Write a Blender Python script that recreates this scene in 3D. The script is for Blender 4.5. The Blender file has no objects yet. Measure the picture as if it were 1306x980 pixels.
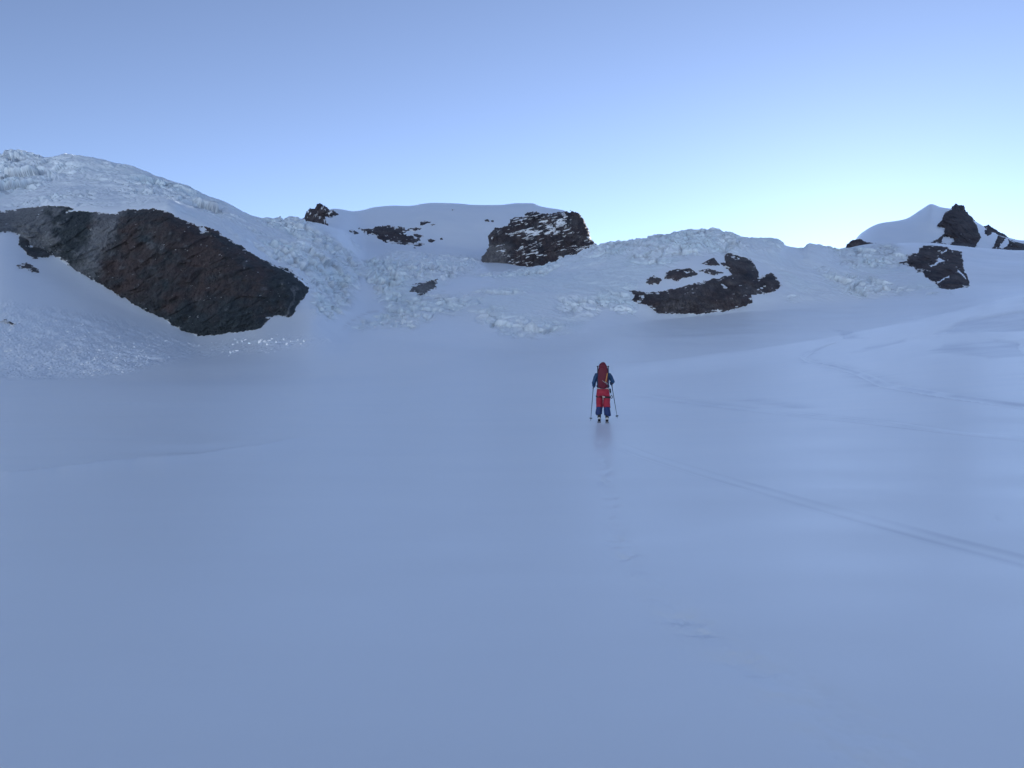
import bpy, bmesh, math, random
import numpy as np
from mathutils import Vector, Matrix

sc = bpy.context.scene
R = math.radians
random.seed(4); RS = np.random.RandomState(7)

# ------------------------------------------------------------------ camera, sky, sun, exposure
F_PX, CX, CY, EYE = 987.0, 653.0, 490.0, 1.6       # focal length in photo pixels, principal point, eye height
cam = bpy.data.cameras.new('camera'); cam_o = bpy.data.objects.new('camera', cam)
sc.collection.objects.link(cam_o); sc.camera = cam_o
cam_o.location = (0, 0, EYE); cam_o.rotation_euler = (R(90), 0, 0)
cam.sensor_width = 36; cam.lens = 36 * F_PX / 1306.0
cam.clip_start = 0.1; cam.clip_end = 60000

SUN_EL, SUN_AZ = 9.0, 24.0                          # degrees; azimuth clockwise from +Y
w = bpy.data.worlds.new('World'); sc.world = w; w.use_nodes = True
nt = w.node_tree; nt.nodes.clear()
sky = nt.nodes.new('ShaderNodeTexSky'); sky.sky_type = 'NISHITA'; sky.sun_disc = False
sky.sun_elevation = R(SUN_EL); sky.sun_rotation = R(SUN_AZ)
sky.altitude = 4200; sky.air_density = 1.0; sky.dust_density = 0.9; sky.ozone_density = 3.0
hs = nt.nodes.new('ShaderNodeHueSaturation'); hs.inputs['Saturation'].default_value = 0.69
bg = nt.nodes.new('ShaderNodeBackground'); bg.inputs['Strength'].default_value = 0.094
wo = nt.nodes.new('ShaderNodeOutputWorld')
nt.links.new(sky.outputs[0], hs.inputs['Color']); tnt = nt.nodes.new('ShaderNodeMix'); tnt.data_type = 'RGBA'; tnt.blend_type = 'MULTIPLY'; tnt.inputs[0].default_value = 1; tnt.inputs[7].default_value = (0.875, 0.915, 0.98, 1)
gm = nt.nodes.new('ShaderNodeGamma'); gm.inputs['Gamma'].default_value = 1.15
nt.links.new(hs.outputs[0], gm.inputs['Color']); nt.links.new(gm.outputs[0], tnt.inputs[6]); nt.links.new(tnt.outputs[2], bg.inputs[0]); nt.links.new(bg.outputs[0], wo.inputs[0])
sun = bpy.data.lights.new('sun', 'SUN'); sun.energy = 5.0; sun.angle = R(0.5); sun.color = (1.0, 0.965, 0.92)
sun_o = bpy.data.objects.new('sun', sun); sc.collection.objects.link(sun_o)
_d = Vector((math.sin(R(SUN_AZ))*math.cos(R(SUN_EL)), math.cos(R(SUN_AZ))*math.cos(R(SUN_EL)), math.sin(R(SUN_EL))))
sun_o.rotation_euler = _d.to_track_quat('Z', 'Y').to_euler(); sun_o.location = _d*2000
sc.view_settings.view_transform = 'Standard'; sc.view_settings.look = 'None'
sc.view_settings.exposure = 1.15; sc.view_settings.gamma = 1.0; sc.view_settings.use_curve_mapping = False
sc.cycles.max_bounces = 6; sc.cycles.diffuse_bounces = 4; sc.cycles.glossy_bounces = 3
sc.cycles.use_denoising = True

# ------------------------------------------------------------------ noise (numpy)
def _hash(ix, iy, iz, seed):
    h = (ix.astype(np.int64)*73856093) ^ (iy.astype(np.int64)*19349663) ^ (iz.astype(np.int64)*83492791) ^ (seed*2654435761)
    h = (h ^ (h >> 13)) * 1274126177 & 0x7fffffff
    h = (h ^ (h >> 16)) * 668265263 & 0x7fffffff
    return (h ^ (h >> 15)) & 0xffffff
def vnoise(x, y, z, seed=0):
    """gradient-free smooth value noise, -1..1"""
    ix, iy, iz = np.floor(x), np.floor(y), np.floor(z)
    fx, fy, fz = x-ix, y-iy, z-iz
    fx = fx*fx*fx*(fx*(fx*6-15)+10); fy = fy*fy*fy*(fy*(fy*6-15)+10); fz = fz*fz*fz*(fz*(fz*6-15)+10)
    out = 0
    for dx in (0, 1):
        wx = fx if dx else 1-fx
        for dy in (0, 1):
            wy = fy if dy else 1-fy
            for dz in (0, 1):
                wz = fz if dz else 1-fz
                out = out + wx*wy*wz*(_hash(ix+dx, iy+dy, iz+dz, seed)/8388607.5-1)
    return out
def fbm(x, y, z, octs=4, seed=0, gain=0.5, lac=2.03):
    a, s = 1.0, 0; n = 0
    for o in range(octs):
        s = s + a*vnoise(x+o*17.3, y-o*9.1, z+o*5.7, seed+o); n += a
        a *= gain; x, y, z = x*lac, y*lac, z*lac
    return s/n
def ridged(x, y, z, octs=4, seed=0, gain=0.5, lac=2.03):
    a, s = 1.0, 0; n = 0
    for o in range(octs):
        s = s + a*(1-2*np.abs(vnoise(x+o*17.3, y-o*9.1, z+o*5.7, seed+o))); n += a
        a *= gain; x, y, z = x*lac, y*lac, z*lac
    return s/n
def worley(x, y, z, seed=0):
    """returns F1, F2, id(0..1) of the closest cell"""
    ix, iy, iz = np.floor(x), np.floor(y), np.floor(z)
    f1 = np.full(x.shape, 9.0); f2 = np.full(x.shape, 9.0); cid = np.zeros(x.shape)
    for dx in (-1, 0, 1):
        for dy in (-1, 0, 1):
            for dz in (-1, 0, 1):
                cx, cy, cz = ix+dx, iy+dy, iz+dz
                px = cx+_hash(cx, cy, cz, seed+1)/16777215.0
                py = cy+_hash(cx, cy, cz, seed+2)/16777215.0
                pz = cz+_hash(cx, cy, cz, seed+3)/16777215.0
                d = np.sqrt((px-x)**2+(py-y)**2+(pz-z)**2)
                nid = _hash(cx, cy, cz, seed+4)/16777215.0
                closer = d < f1
                f2 = np.where(closer, f1, np.minimum(f2, d))
                cid = np.where(closer, nid, cid); f1 = np.where(closer, d, f1)
    return f1, f2, cid
def sstep(a, b, x):
    t = np.clip((x-a)/(b-a), 0, 1); return t*t*(3-2*t)

# ------------------------------------------------------------------ small geometry helpers
def poly_sd(poly, x, y):
    """signed distance to polygon, + inside"""
    P = np.asarray(poly, float); n = len(P)
    d = np.full(x.shape, 1e9); inside = np.zeros(x.shape, bool)
    for i in range(n):
        ax, ay = P[i]; bx, by = P[(i+1) % n]
        ex, ey = bx-ax, by-ay; L = ex*ex+ey*ey+1e-12
        t = np.clip(((x-ax)*ex+(y-ay)*ey)/L, 0, 1)
        d = np.minimum(d, (x-ax-t*ex)**2+(y-ay-t*ey)**2)
        c = ((ay > y) != (by > y)) & (x < (bx-ax)*(y-ay)/((by-ay) if abs(by-ay) > 1e-9 else 1e-9)+ax)
        inside ^= c
    d = np.sqrt(d); return np.where(inside, d, -d)
def line_d(pts, x, y):
    d = np.full(x.shape, 1e9)
    for (ax, ay), (bx, by) in zip(pts[:-1], pts[1:]):
        ex, ey = bx-ax, by-ay; L = ex*ex+ey*ey+1e-12
        t = np.clip(((x-ax)*ex+(y-ay)*ey)/L, 0, 1)
        d = np.minimum(d, np.hypot(x-ax-t*ex, y-ay-t*ey))
    return d
def pchip1(xk, yk, x):
    xk = np.asarray(xk, float); yk = np.asarray(yk, float)
    h = np.diff(xk); s = np.diff(yk)/h; d = np.zeros_like(yk)
    for i in range(1, len(xk)-1):
        if s[i-1]*s[i] > 0:
            w1 = 2*h[i]+h[i-1]; w2 = h[i]+2*h[i-1]; d[i] = (w1+w2)/(w1/s[i-1]+w2/s[i])
    d[0] = s[0]; d[-1] = s[-1]
    x = np.clip(x, xk[0], xk[-1]); i = np.clip(np.searchsorted(xk, x)-1, 0, len(xk)-2)
    t = (x-xk[i])/h[i]
    return ((1+2*t)*(1-t)**2*yk[i]+t*(1-t)**2*h[i]*d[i]+t*t*(3-2*t)*yk[i+1]+t*t*(t-1)*h[i]*d[i+1])
def tab(s, x):
    """'px:val px:val ...' -> smooth curve over x"""
    k = [tuple(map(float, q.split(':'))) for q in s.split()]
    return pchip1([a for a, b in k], [b for a, b in k], x)
def tag(o, label=None, cat=None, group=None, kind=None):
    if label: o['label'] = label
    if cat: o['category'] = cat
    if group: o['group'] = group
    if kind: o['kind'] = kind
    return o
def grid_normals(P):
    du = np.empty_like(P); dv = np.empty_like(P)
    du[1:-1] = P[2:]-P[:-2]; du[0] = P[1]-P[0]; du[-1] = P[-1]-P[-2]
    dv[:, 1:-1] = P[:, 2:]-P[:, :-2]; dv[:, 0] = P[:, 1]-P[:, 0]; dv[:, -1] = P[:, -1]-P[:, -2]
    n = np.cross(dv, du); n /= np.linalg.norm(n, axis=2, keepdims=True)+1e-12
    return np.where(n[..., 2:3] < -0.6, -n, n)
def mesh_np(name, V, Fq, mat, attrs=None, normals=None, smooth=True, parent=None):
    me = bpy.data.meshes.new(name)
    me.vertices.add(len(V)); me.vertices.foreach_set('co', np.ascontiguousarray(V, dtype=np.float32).ravel())
    k = Fq.shape[1]
    me.loops.add(Fq.size); me.loops.foreach_set('vertex_index', np.ascontiguousarray(Fq, dtype=np.int32).ravel())
    me.polygons.add(len(Fq)); me.polygons.foreach_set('loop_start', np.arange(len(Fq), dtype=np.int32)*k)
    me.update(calc_edges=True)
    if smooth: me.polygons.foreach_set('use_smooth', np.ones(len(Fq), bool))
    for an, av in (attrs or {}).items():
        a = me.attributes.new(an, 'FLOAT', 'POINT'); a.data.foreach_set('value', np.ascontiguousarray(av, dtype=np.float32))
    if normals is not None: me.normals_split_custom_set_from_vertices(np.ascontiguousarray(normals, dtype=np.float32))
    me.materials.append(mat)
    o = bpy.data.objects.new(name, me); sc.collection.objects.link(o); o.parent = parent
    return o

# ------------------------------------------------------------------ materials
def nodes(name):
    m = bpy.data.materials.new(name); m.use_nodes = True
    t = m.node_tree; b = t.nodes['Principled BSDF']; return m, t, b
def N(t, kind, **kw):
    n = t.nodes.new(kind)
    for k, v in kw.items():
        if k in n.inputs.keys() if hasattr(n.inputs, 'keys') else False: n.inputs[k].default_value = v
        else: setattr(n, k, v)
    return n
def attr(t, name):
    n = t.nodes.new('ShaderNodeAttribute'); n.attribute_name = name; return n.outputs['Fac']
def noise(t, scale, detail=4, rough=0.5, vec=None, dist=0.0):
    n = t.nodes.new('ShaderNodeTexNoise'); n.inputs['Scale'].default_value = scale
    n.inputs['Detail'].default_value = detail; n.inputs['Roughness'].default_value = rough; n.inputs['Distortion'].default_value = dist
    if vec is not None: t.links.new(vec, n.inputs['Vector'])
    return n.outputs['Fac']
def mapping(t, scale=(1, 1, 1), rot=(0, 0, 0)):
    g = t.nodes.new('ShaderNodeNewGeometry'); m = t.nodes.new('ShaderNodeMapping')
    m.inputs['Scale'].default_value = scale; m.inputs['Rotation'].default_value = rot
    t.links.new(g.outputs['Position'], m.inputs['Vector']); return m.outputs['Vector']
def ramp(t, src, stops):
    n = t.nodes.new('ShaderNodeValToRGB'); e = n.color_ramp.elements
    while len(e) < len(stops): e.new(0.5)
    for q, (p, c) in zip(e, stops):
        q.position = p; q.color = (c, c, c, 1) if isinstance(c, (int, float)) else (*c, 1)
    t.links.new(src, n.inputs['Fac']); return n.outputs['Color']
def mix(t, fac, a, b):
    n = t.nodes.new('ShaderNodeMix'); n.data_type = 'RGBA'
    for sock, v in ((n.inputs[0], fac), (n.inputs[6], a), (n.inputs[7], b)):
        if isinstance(v, (int, float)): sock.default_value = v
        elif isinstance(v, tuple): sock.default_value = (*v, 1)
        else: t.links.new(v, sock)
    return n.outputs[2]
def math_(t, op, a, b=0.0, clamp=False):
    n = t.nodes.new('ShaderNodeMath'); n.operation = op; n.use_clamp = clamp
    for i, v in enumerate((a, b)):
        if isinstance(v, (int, float)): n.inputs[i].default_value = v
        else: t.links.new(v, n.inputs[i])
    return n.outputs[0]
def bump(t, h, strength, dist, prev=None):
    n = t.nodes.new('ShaderNodeBump'); n.inputs['Strength'].default_value = strength; n.inputs['Distance'].default_value = dist
    t.links.new(h, n.inputs['Height'])
    if prev is not None: t.links.new(prev, n.inputs['Normal'])
    return n.outputs['Normal']
SNOW = (0.85, 0.89, 0.92)
def snow_material():
    m, t, b = nodes('snow')
    big = noise(t, 1.0, 4, 0.55, mapping(t, (0.035, 0.012, 0.05)))
    col = mix(t, ramp(t, big, [(0.3, 0.0), (0.7, 1.0)]), (0.79, 0.875, 0.955), (0.84, 0.91, 0.975))
    wind = noise(t, 1.0, 5, 0.6, mapping(t, (0.18, 0.9, 1.0), (0, 0, 0.2)))
    col = mix(t, math_(t, 'MULTIPLY', ramp(t, wind, [(0.45, 0.0), (0.75, 1.0)]), 0.35), col, (0.75, 0.825, 0.90))
    col = mix(t, attr(t, 'ice'), col, (0.72, 0.85, 0.91))
    col = mix(t, attr(t, 'dirt_shade'), col, (0.38, 0.42, 0.47))
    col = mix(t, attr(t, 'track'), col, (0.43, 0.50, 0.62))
    t.links.new(col, b.inputs['Base Color'])
    b.inputs['Specular IOR Level'].default_value = 0.5
    gl = noise(t, 1.0, 3, 0.6, mapping(t, (0.25, 0.6, 1.0)))
    t.links.new(ramp(t, gl, [(0.35, 0.29), (0.7, 0.39)]), b.inputs['Roughness'])
    n1 = bump(t, noise(t, 1.0, 5, 0.6, mapping(t, (0.5, 1.1, 0.4), (0, 0, 0.25))), 0.07, 0.03)
    n2 = bump(t, noise(t, 14.0, 4, 0.65, mapping(t)), 0.15, 0.006, n1)
    t.links.new(n2, b.inputs['Normal'])
    return m
M_SNOW = snow_material()
def rock_material(name, dark, brown, grey, strat=0.6, rot=0.5, scale=1.0):
    m, t, b = nodes(name)
    v = mapping(t, (0.05*scale, 0.05*scale, 0.05*scale))
    vs = mapping(t, (0.35*scale, 0.1*scale, 0.06*scale), (0.1, rot, 0.3))
    a = ramp(t, noise(t, 1.6, 6, 0.62, v, 0.6), [(0.35, 0.0), (0.62, 1.0)])
    a = math_(t, 'MULTIPLY', a, attr(t, 'warm'))
    col = mix(t, a, dark, brown)
    col = mix(t, attr(t, 'tone'), col, grey)
    st = ramp(t, noise(t, 1.5, 7, 0.7, vs, 0.8), [(0.3, 0.0), (0.72, 1.0)])
    col2 = t.nodes.new('ShaderNodeMix'); col2.data_type = 'RGBA'; col2.blend_type = 'MULTIPLY'
    col2.inputs[0].default_value = strat
    t.links.new(col, col2.inputs[6]); t.links.new(mix(t, st, (0.42, 0.42, 0.45), (1.7, 1.65, 1.6)), col2.inputs[7])
    fine = ramp(t, noise(t, 14.0, 5, 0.7, v), [(0.3, 0.6), (0.7, 1.45)])
    col3 = t.nodes.new('ShaderNodeMix'); col3.data_type = 'RGBA'; col3.blend_type = 'MULTIPLY'; col3.inputs[0].default_value = 0.55
    t.links.new(col2.outputs[2], col3.inputs[6]); t.links.new(fine, col3.inputs[7])
    out = mix(t, attr(t, 'snow'), col3.outputs[2], SNOW)
    t.links.new(out, b.inputs['Base Color'])
    b.inputs['Roughness'].default_value = 0.85; b.inputs['Specular IOR Level'].default_value = 0.25
    nb = bump(t, noise(t, 1.0, 7, 0.7, mapping(t, (0.5, 0.3, 0.2), (0.1, rot, 0.3))), 0.7, 1.2)
    t.links.new(nb, b.inputs['Normal'])
    return m
M_CLIFF = rock_material('cliff_rock', (0.036, 0.047, 0.054), (0.066, 0.052, 0.052), (0.17, 0.185, 0.20))
M_ROCK = rock_material('dark_rock', (0.035, 0.037, 0.047), (0.070, 0.057, 0.060), (0.15, 0.15, 0.155), rot=0.2)
def plain(name, col, rough=0.6, var=0.25, scale=30, metal=0.0, bmp=0.0):
    m, t, b = nodes(name)
    n = noise(t, scale, 4, 0.6)
    tc = t.nodes.new('ShaderNodeTexCoord'); t.links.new(tc.outputs['Object'], t.nodes[-2].inputs['Vector'] if False else n.node.inputs['Vector'])
    lo = tuple(c*(1-var) for c in col); hi = tuple(min(1, c*(1+var)) for c in col)
    t.links.new(mix(t, n, lo, hi), b.inputs['Base Color'])
    b.inputs['Roughness'].default_value = rough; b.inputs['Metallic'].default_value = metal
    if bmp: t.links.new(bump(t, n, bmp, 0.01), b.inputs['Normal'])
    return m

# ------------------------------------------------------------------ the terrain: one continuous sheet on rays from the viewer's place
COLS_IN = np.arange(-70, 1377, 1.0)
th_in = np.arctan((COLS_IN-CX)/F_PX)
def side(a, b, n): return a+(b-a)*(np.linspace(0, 1, n+1)[1:])**1.6
thL = side(th_in[0], -math.pi, 130)[::-1]; thR = side(th_in[-1], math.pi, 130)
TH = np.concatenate([thL, th_in, thR]); NC = len(TH)
i_in = slice(len(thL), len(thL)+len(th_in))
thc = np.clip(TH, R(-42), R(42))
PX = CX+F_PX*np.tan(thc)
px_c = np.clip(PX, -250, 1600)
ring = sstep(R(42), R(75), np.abs(TH))
def curve(ystr, Ystr, ry, rY):
    """control curve: photo height and depth along the picture, blending to a ring of low hills outside it"""
    y = tab(ystr, px_c)*(1-ring)+ry*ring; Y = tab(Ystr, px_c)*(1-ring)+rY*ring
    if rY >= 600:                                   # unseen mountain wall behind the viewer, added to bounce sunlight into the basin
        b = sstep(R(75), R(115), np.abs(TH)); y = y*(1-b)+{600: 440, 750: 390, 1000: -50}[rY]*b; Y = Y*(1-b)+{600: 700, 750: 850, 1000: 1500}[rY]*b
    return Y, EYE+(CY-y)/F_PX*Y
K = []
K.append(curve('-250:490 700:490 830:484 950:470 1050:455 1200:425 1306:405 1600:370', '-250:100 1600:100', 490, 100))
K.append(curve('-250:440 0:477 150:482 270:481 400:479 600:477 750:471 830:461 900:452 1000:440 1150:414 1306:378 1600:330', '-250:150 1600:150', 486, 150))
K.append(curve('-250:390 0:428 100:445 200:458 270:463 400:463 600:463 750:461 850:460 950:455 1050:450 1150:432 1306:398 1600:350', '-250:200 1600:200', 480, 200))
K.append(curve('-250:250 0:293 50:319 103:349 127:363 180:394 220:415 255:428 310:421 340:410 372:405 395:402 450:425 520:426 600:431 700:430 800:412 900:402 1000:395 1100:388 1200:375 1306:362 1600:330',
               '-250:290 0:300 150:290 265:280 400:300 600:330 750:360 820:400 1000:430 1150:450 1600:450', 470, 300))
K.append(curve('-250:250 0:264 90:262 160:268 210:265 240:281 260:290 300:310 345:340 372:348 395:365 430:385 470:390 550:384 640:374 720:376 820:383 900:375 1000:375 1100:370 1200:355 1306:345 1600:310',
               '-250:330 0:335 150:325 265:325 400:345 470:400 600:430 750:430 820:425 1000:455 1150:500 1306:520 1600:520', 440, 380))
K.append(curve('-250:235 0:235 150:240 250:265 330:300 400:325 470:347 520:348 600:350 680:352 760:346 820:338 900:325 1000:345 1100:350 1200:335 1306:332 1600:305',
               '-250:400 0:400 265:400 400:420 470:500 600:540 700:500 820:480 1000:500 1150:560 1306:600 1600:600', 400, 460))
K.append(curve('-250:215 0:200 50:202 90:201 120:204 158:213 193:225 234:238 262:251 293:263 310:273 331:279 365:281 386:282 430:292 470:322 520:323 600:332 680:341 720:331 760:318 800:309 850:301 900:297 925:299 950:306 991:308 1005:315 1023:317 1033:312 1052:315 1070:320 1081:318 1118:311 1183:310 1224:313 1265:316 1306:319 1600:300',
               '-250:470 0:470 250:470 400:520 470:620 600:660 680:600 760:560 900:560 1040:600 1150:660 1306:700 1600:700', 360, 600))
K.append(curve('-250:240 0:225 250:260 330:292 400:294 430:290 470:310 520:312 600:318 640:326 680:350 760:340 900:335 1040:340 1100:326 1150:322 1306:330 1600:310',
               '-250:560 0:560 250:560 400:640 470:720 600:760 680:740 760:720 900:720 1040:760 1150:800 1306:850 1600:850', 370, 750))
K.append(curve('-250:235 0:232 250:275 330:290 385:287 400:284 427:275 448:277 478:270 500:268 521:267.5 547:264 578:264.5 608:266.5 640:265.5 662:263 678:263 690:267 705:270 720:273 732:290 742:325 775:342 850:345 1000:345 1060:335 1080:325 1099:303 1122:290 1154:284 1175:271 1188:264 1200:268 1220:272 1240:285 1265:299 1306:312 1350:312 1450:290 1600:280',
               '-250:700 330:750 400:850 450:950 600:1000 740:1000 850:1000 1000:1050 1100:1100 1600:1100', 345, 1000))
K.append((K[-1][0]+350, K[-1][1]*0.35)); K.append((np.full(NC, 3000.), np.full(NC, 0.))); K.append((np.full(NC, 20000.), np.full(NC, 0.)))
SEG = [50, 40, 90, 130, 120, 120, 40, 110, 16, 6, 4]
KY = np.array([k[0] for k in K]); KZ = np.array([k[1] for k in K])
zA = KZ[0]
# first stretch of snow, up to the first control curve
nearY = np.concatenate([[0.05, 0.4, 1.0, 1.6], 1/np.linspace(1/2.0, 1/40.0, 520), np.geomspace(40, 100, 191)[1:-1]])
def plain_z(Y, a):
    return 0.016*Y+(a-1.6)*np.power(Y/100.0, 2.3)
YY = [np.repeat(nearY[:, None], NC, 1)]; ZZ = [plain_z(nearY[:, None], zA[None])]
def hermite(Kv, d):
    out = []
    for k, n in enumerate(SEG):
        t = (np.arange(n)/n)[:, None]
        out.append((1+2*t)*(1-t)**2*Kv[k]+t*(1-t)**2*d[k]+t*t*(3-2*t)*Kv[k+1]+t*t*(t-1)*d[k+1])
    out.append(Kv[-1][None]); return np.concatenate(out)
def slopes(Kv, d0=None):
    # parameter s runs one unit per segment
    s = np.diff(Kv, axis=0); d = np.zeros_like(Kv)
    a, b = s[:-1], s[1:]; same = a*b > 0
    d[1:-1] = np.where(same, 2*a*b/np.where(same, a+b, 1), 0)
    d[0] = s[0] if d0 is None else d0; d[-1] = s[-1]; return d
dY = slopes(KY); dZ = slopes(KZ)
g0 = (0.016+(zA-1.6)*2.3/100)          # slope dz/dY of the near plain at its end, kept across the join
dZ[0] = g0*dY[0]
YY.append(hermite(KY, dY)); ZZ.append(hermite(KZ, dZ))
YY = np.concatenate(YY); ZZ = np.concatenate(ZZ); NR = len(YY); R0 = len(nearY)
rr = YY/np.cos(thc)[None]
P = np.stack([rr*np.sin(TH)[None], rr*np.cos(TH)[None], ZZ], axis=2)
PXg = np.repeat(PX[None], NR, 0); PYg = CY-F_PX*(ZZ-EYE)/YY
Nrm = grid_normals(P)
row_k = np.concatenate([[0]*R0]+[[k+1]*n for k, n in enumerate(SEG)]+[[12]])   # which stretch each row belongs to
rk = np.repeat(row_k[:, None], NC, 1)
dist = rr
# masks of the broken ice, softly edged, where they lie on the slopes
def zone(poly, feather, sub, warp=6):
    x, y = PXg[sub], PYg[sub]
    x = x+warp*fbm(x/22, y/22, 0*x+3.3, 3, 21); y = y+warp*0.7*fbm(x/22, y/22, 0*x+8.3, 3, 27)
    return sstep(-feather*0.4, feather, poly_sd(poly, x, y))
Z_LEFT = [(-200, 150), (0, 160), (150, 170), (250, 205), (320, 240), (365, 262), (420, 280), (455, 312), (462, 350), (448, 395), (420, 410), (398, 405), (398, 372), (372, 348), (345, 340), (300, 310), (260, 290), (200, 262), (0, 262), (-200, 262)]
Z_MID = [(452, 335), (500, 317), (560, 322), (610, 326), (618, 342), (590, 355), (572, 372), (540, 388), (500, 398), (478, 380), (462, 352)]
Z_LOW = [(440, 420), (500, 392), (560, 380), (620, 360), (700, 358), (780, 372), (770, 395), (742, 425), (690, 432), (640, 430), (600, 405), (560, 405), (520, 425), (470, 424)]
Z_RIGHT = [(600, 352), (680, 340), (780, 300), (850, 275), (935, 272), (1000, 295), (1000, 352), (960, 335), (900, 322), (850, 345), (815, 372), (812, 404), (770, 392), (700, 375), (640, 368)]
Z_FAR = [(985, 296), (1060, 302), (1130, 300), (1165, 330), (1212, 372), (1120, 380), (1050, 386), (1000, 388), (992, 355)]
sub = np.where((rk >= 3) & (rk <= 8) & (PXg > -120) & (PXg < 1420))
z1, z2, z3, z4, z5 = [zone(p, f, sub) for p, f in ((Z_LEFT, 14), (Z_MID, 14), (Z_LOW, 10), (Z_RIGHT, 10), (Z_FAR, 12))]
far_rows = (rk[sub] >= 7).astype(float)
near_only = 1-far_rows*sstep(640, 700, PXg[sub])         # behind the right-hand crest nothing is broken
amp = np.clip(z1+z2*1.0+z3*0.75+z4+z5*0.95, 0, 1.0)*near_only*np.where((rk[sub] >= 7) & (PXg[sub] < 440), 0.15, 1)
x, y, z = P[sub].T
wx = fbm(x/14, y/14, z/14, 3, 31)*7; wz = fbm(x/14, y/14, z/14, 3, 35)*7
f1, f2, cid = worley((x+wx)/13, (y+wx)/17, (z+wz)/11, 5)
g1, g2, gid = worley((x+wz*0.6)/5.2, (y+wx*0.5)/8, (z+wx*0.6)/4.2, 15)
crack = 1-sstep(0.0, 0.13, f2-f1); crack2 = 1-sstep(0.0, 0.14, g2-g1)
flute = ridged((x+wx*0.3)/3.6, y/9, z/17, 4, 41)
rough = fbm(x/5, y/5, z/4, 5, 51, 0.6)
lumps = ridged(x/26, y/26, z/20, 3, 61)
patch = sstep(-0.30, 0.26, fbm(x/45, y/60, z/32, 3, 71))   # broken here, blown smooth there
vert = sstep(0.15, 0.4, z4*sstep(335, 300, PYg[sub])+0.8*z2*sstep(372, 340, PYg[sub]))
D = amp*((cid-0.5)*4.0*patch-crack*2.4*patch*(0.4+0.6*(cid > 0.45))+(gid-0.5)*1.4*(0.15+0.85*patch)-crack2*0.7*patch+rough*1.5*(0.42+0.58*patch)+lumps*0.9+vert*flute*2.1)
gentle = fbm(x/70, y/70, z/60, 3, 81)*1.6+fbm(x/14, y/20, z/12, 3, 83)*0.25
D = (D*(1-0.4*sstep(740, 800, PXg[sub])*sstep(345, 320, PYg[sub]))*(1.15+0.2*sstep(400, 300, PXg[sub]))+gentle*(1-0.6*amp))*sstep(200, 300, y)
Dfull = np.zeros((NR, NC)); Dfull[sub] = D
P = P+Nrm*Dfull[..., None]
ice = np.zeros((NR, NC)); dirt_shade = np.zeros((NR, NC)); track = np.zeros((NR, NC))
tint = sstep(0.0, 0.5, fbm(x/30, y/40, z/22, 3, 91)+0.2*z4+0.15*z2)
ice[sub] = np.clip(amp*(0.22+0.5*tint)*(0.75+0.4*patch)+amp*crack*0.5*patch+amp*crack2*0.4*patch, 0, 1)
streak = sstep(0.5, 0.85, ridged((x+wx)/8, (y)/14, (z+wz)/6, 4, 97))
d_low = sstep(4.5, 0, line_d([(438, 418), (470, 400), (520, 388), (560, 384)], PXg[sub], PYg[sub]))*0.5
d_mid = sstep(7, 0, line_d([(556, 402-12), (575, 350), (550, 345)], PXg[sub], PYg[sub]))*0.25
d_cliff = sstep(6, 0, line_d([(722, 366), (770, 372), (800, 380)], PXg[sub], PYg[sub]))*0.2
dirt_shade[sub] = np.clip(amp*(np.maximum(crack2*crack*0.9, crack*0.4)*patch+streak*0.45*patch+crack*(cid > 0.72)*0.35*patch)+(d_low+d_mid+d_cliff)*sstep(-0.2, 0.5, rough), 0, 0.85)  # crevasse shade painted dark along the cracks, plus grime streaks and lines
# the flat snow and the hump: drifts, sastrugi, old ski tracks
sub = np.where((rk <= 3) & (PXg > -120) & (PXg < 1420)); x, y, z = P[sub].T; px, py = PXg[sub], PYg[sub]
drift = fbm(x/6, y/3.2, 0*x, 3, 101)*0.010*sstep(2, 12, y)+fbm(x/30, y/22, 0*x, 3, 103)*0.035*sstep(6, 60, y)+fbm(x/50, y/40, 0*x, 2, 104)*0.35*sstep(50, 160, y)
TR_NEAR = [(782, 566), (820, 581), (900, 606), (960, 623), (1000, 635), (1100, 663), (1200, 690), (1306, 717), (1420, 747)]
TR_MID = [(812, 503), (880, 513), (960, 523), (1040, 532), (1100, 538), (1200, 550), (1306, 561), (1420, 573)]
TR_MID2 = [(965, 522), (1040, 530), (1130, 538), (1215, 551), (1306, 559), (1420, 569)]
TR_WALK = [(769, 546), (769, 570), (771, 600), (778, 640), (790, 690), (812, 735), (850, 780), (900, 812), (960, 850), (1040, 905), (1140, 978)]
TR_SHORT = [(945, 509), (985, 514), (1020, 520)]
TR_SKIN = [(1064, 437), (1040, 446), (1024, 457), (1034, 462), (1060, 467), (1090, 475), (1112, 484), (1125, 491), (1160, 497), (1210, 505), (1306, 518), (1420, 533)]
# ice patches on the hump
pat = np.zeros_like(x)
for poly in ([(1195, 425), (1240, 405), (1306, 396), (1420, 392), (1420, 425), (1306, 422), (1250, 424)],
             [(1080, 450), (1110, 438), (1160, 432), (1130, 442), (1100, 449)],
             [(1180, 450), (1205, 437), (1270, 432), (1300, 436), (1306, 455), (1260, 459), (1230, 452)],
             [(1060, 420), (1110, 430), (1075, 432)]):
    pat = np.maximum(pat, sstep(-1.5, 4, poly_sd(poly, px+9*fbm(x/5, y/9, 0*x, 4, 111), py+2.5*fbm(x/2.5, y/5, 0*x, 4, 113))))
sas = ridged(x/9+fbm(x/20, y/20, 0*x, 2, 115), y/2.6, 0*x, 4, 117)
hump = sstep(3, 9, z)*sstep(900, 1100, px)
drift = drift+hump*(sas*0.03-pat*0.2)
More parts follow.
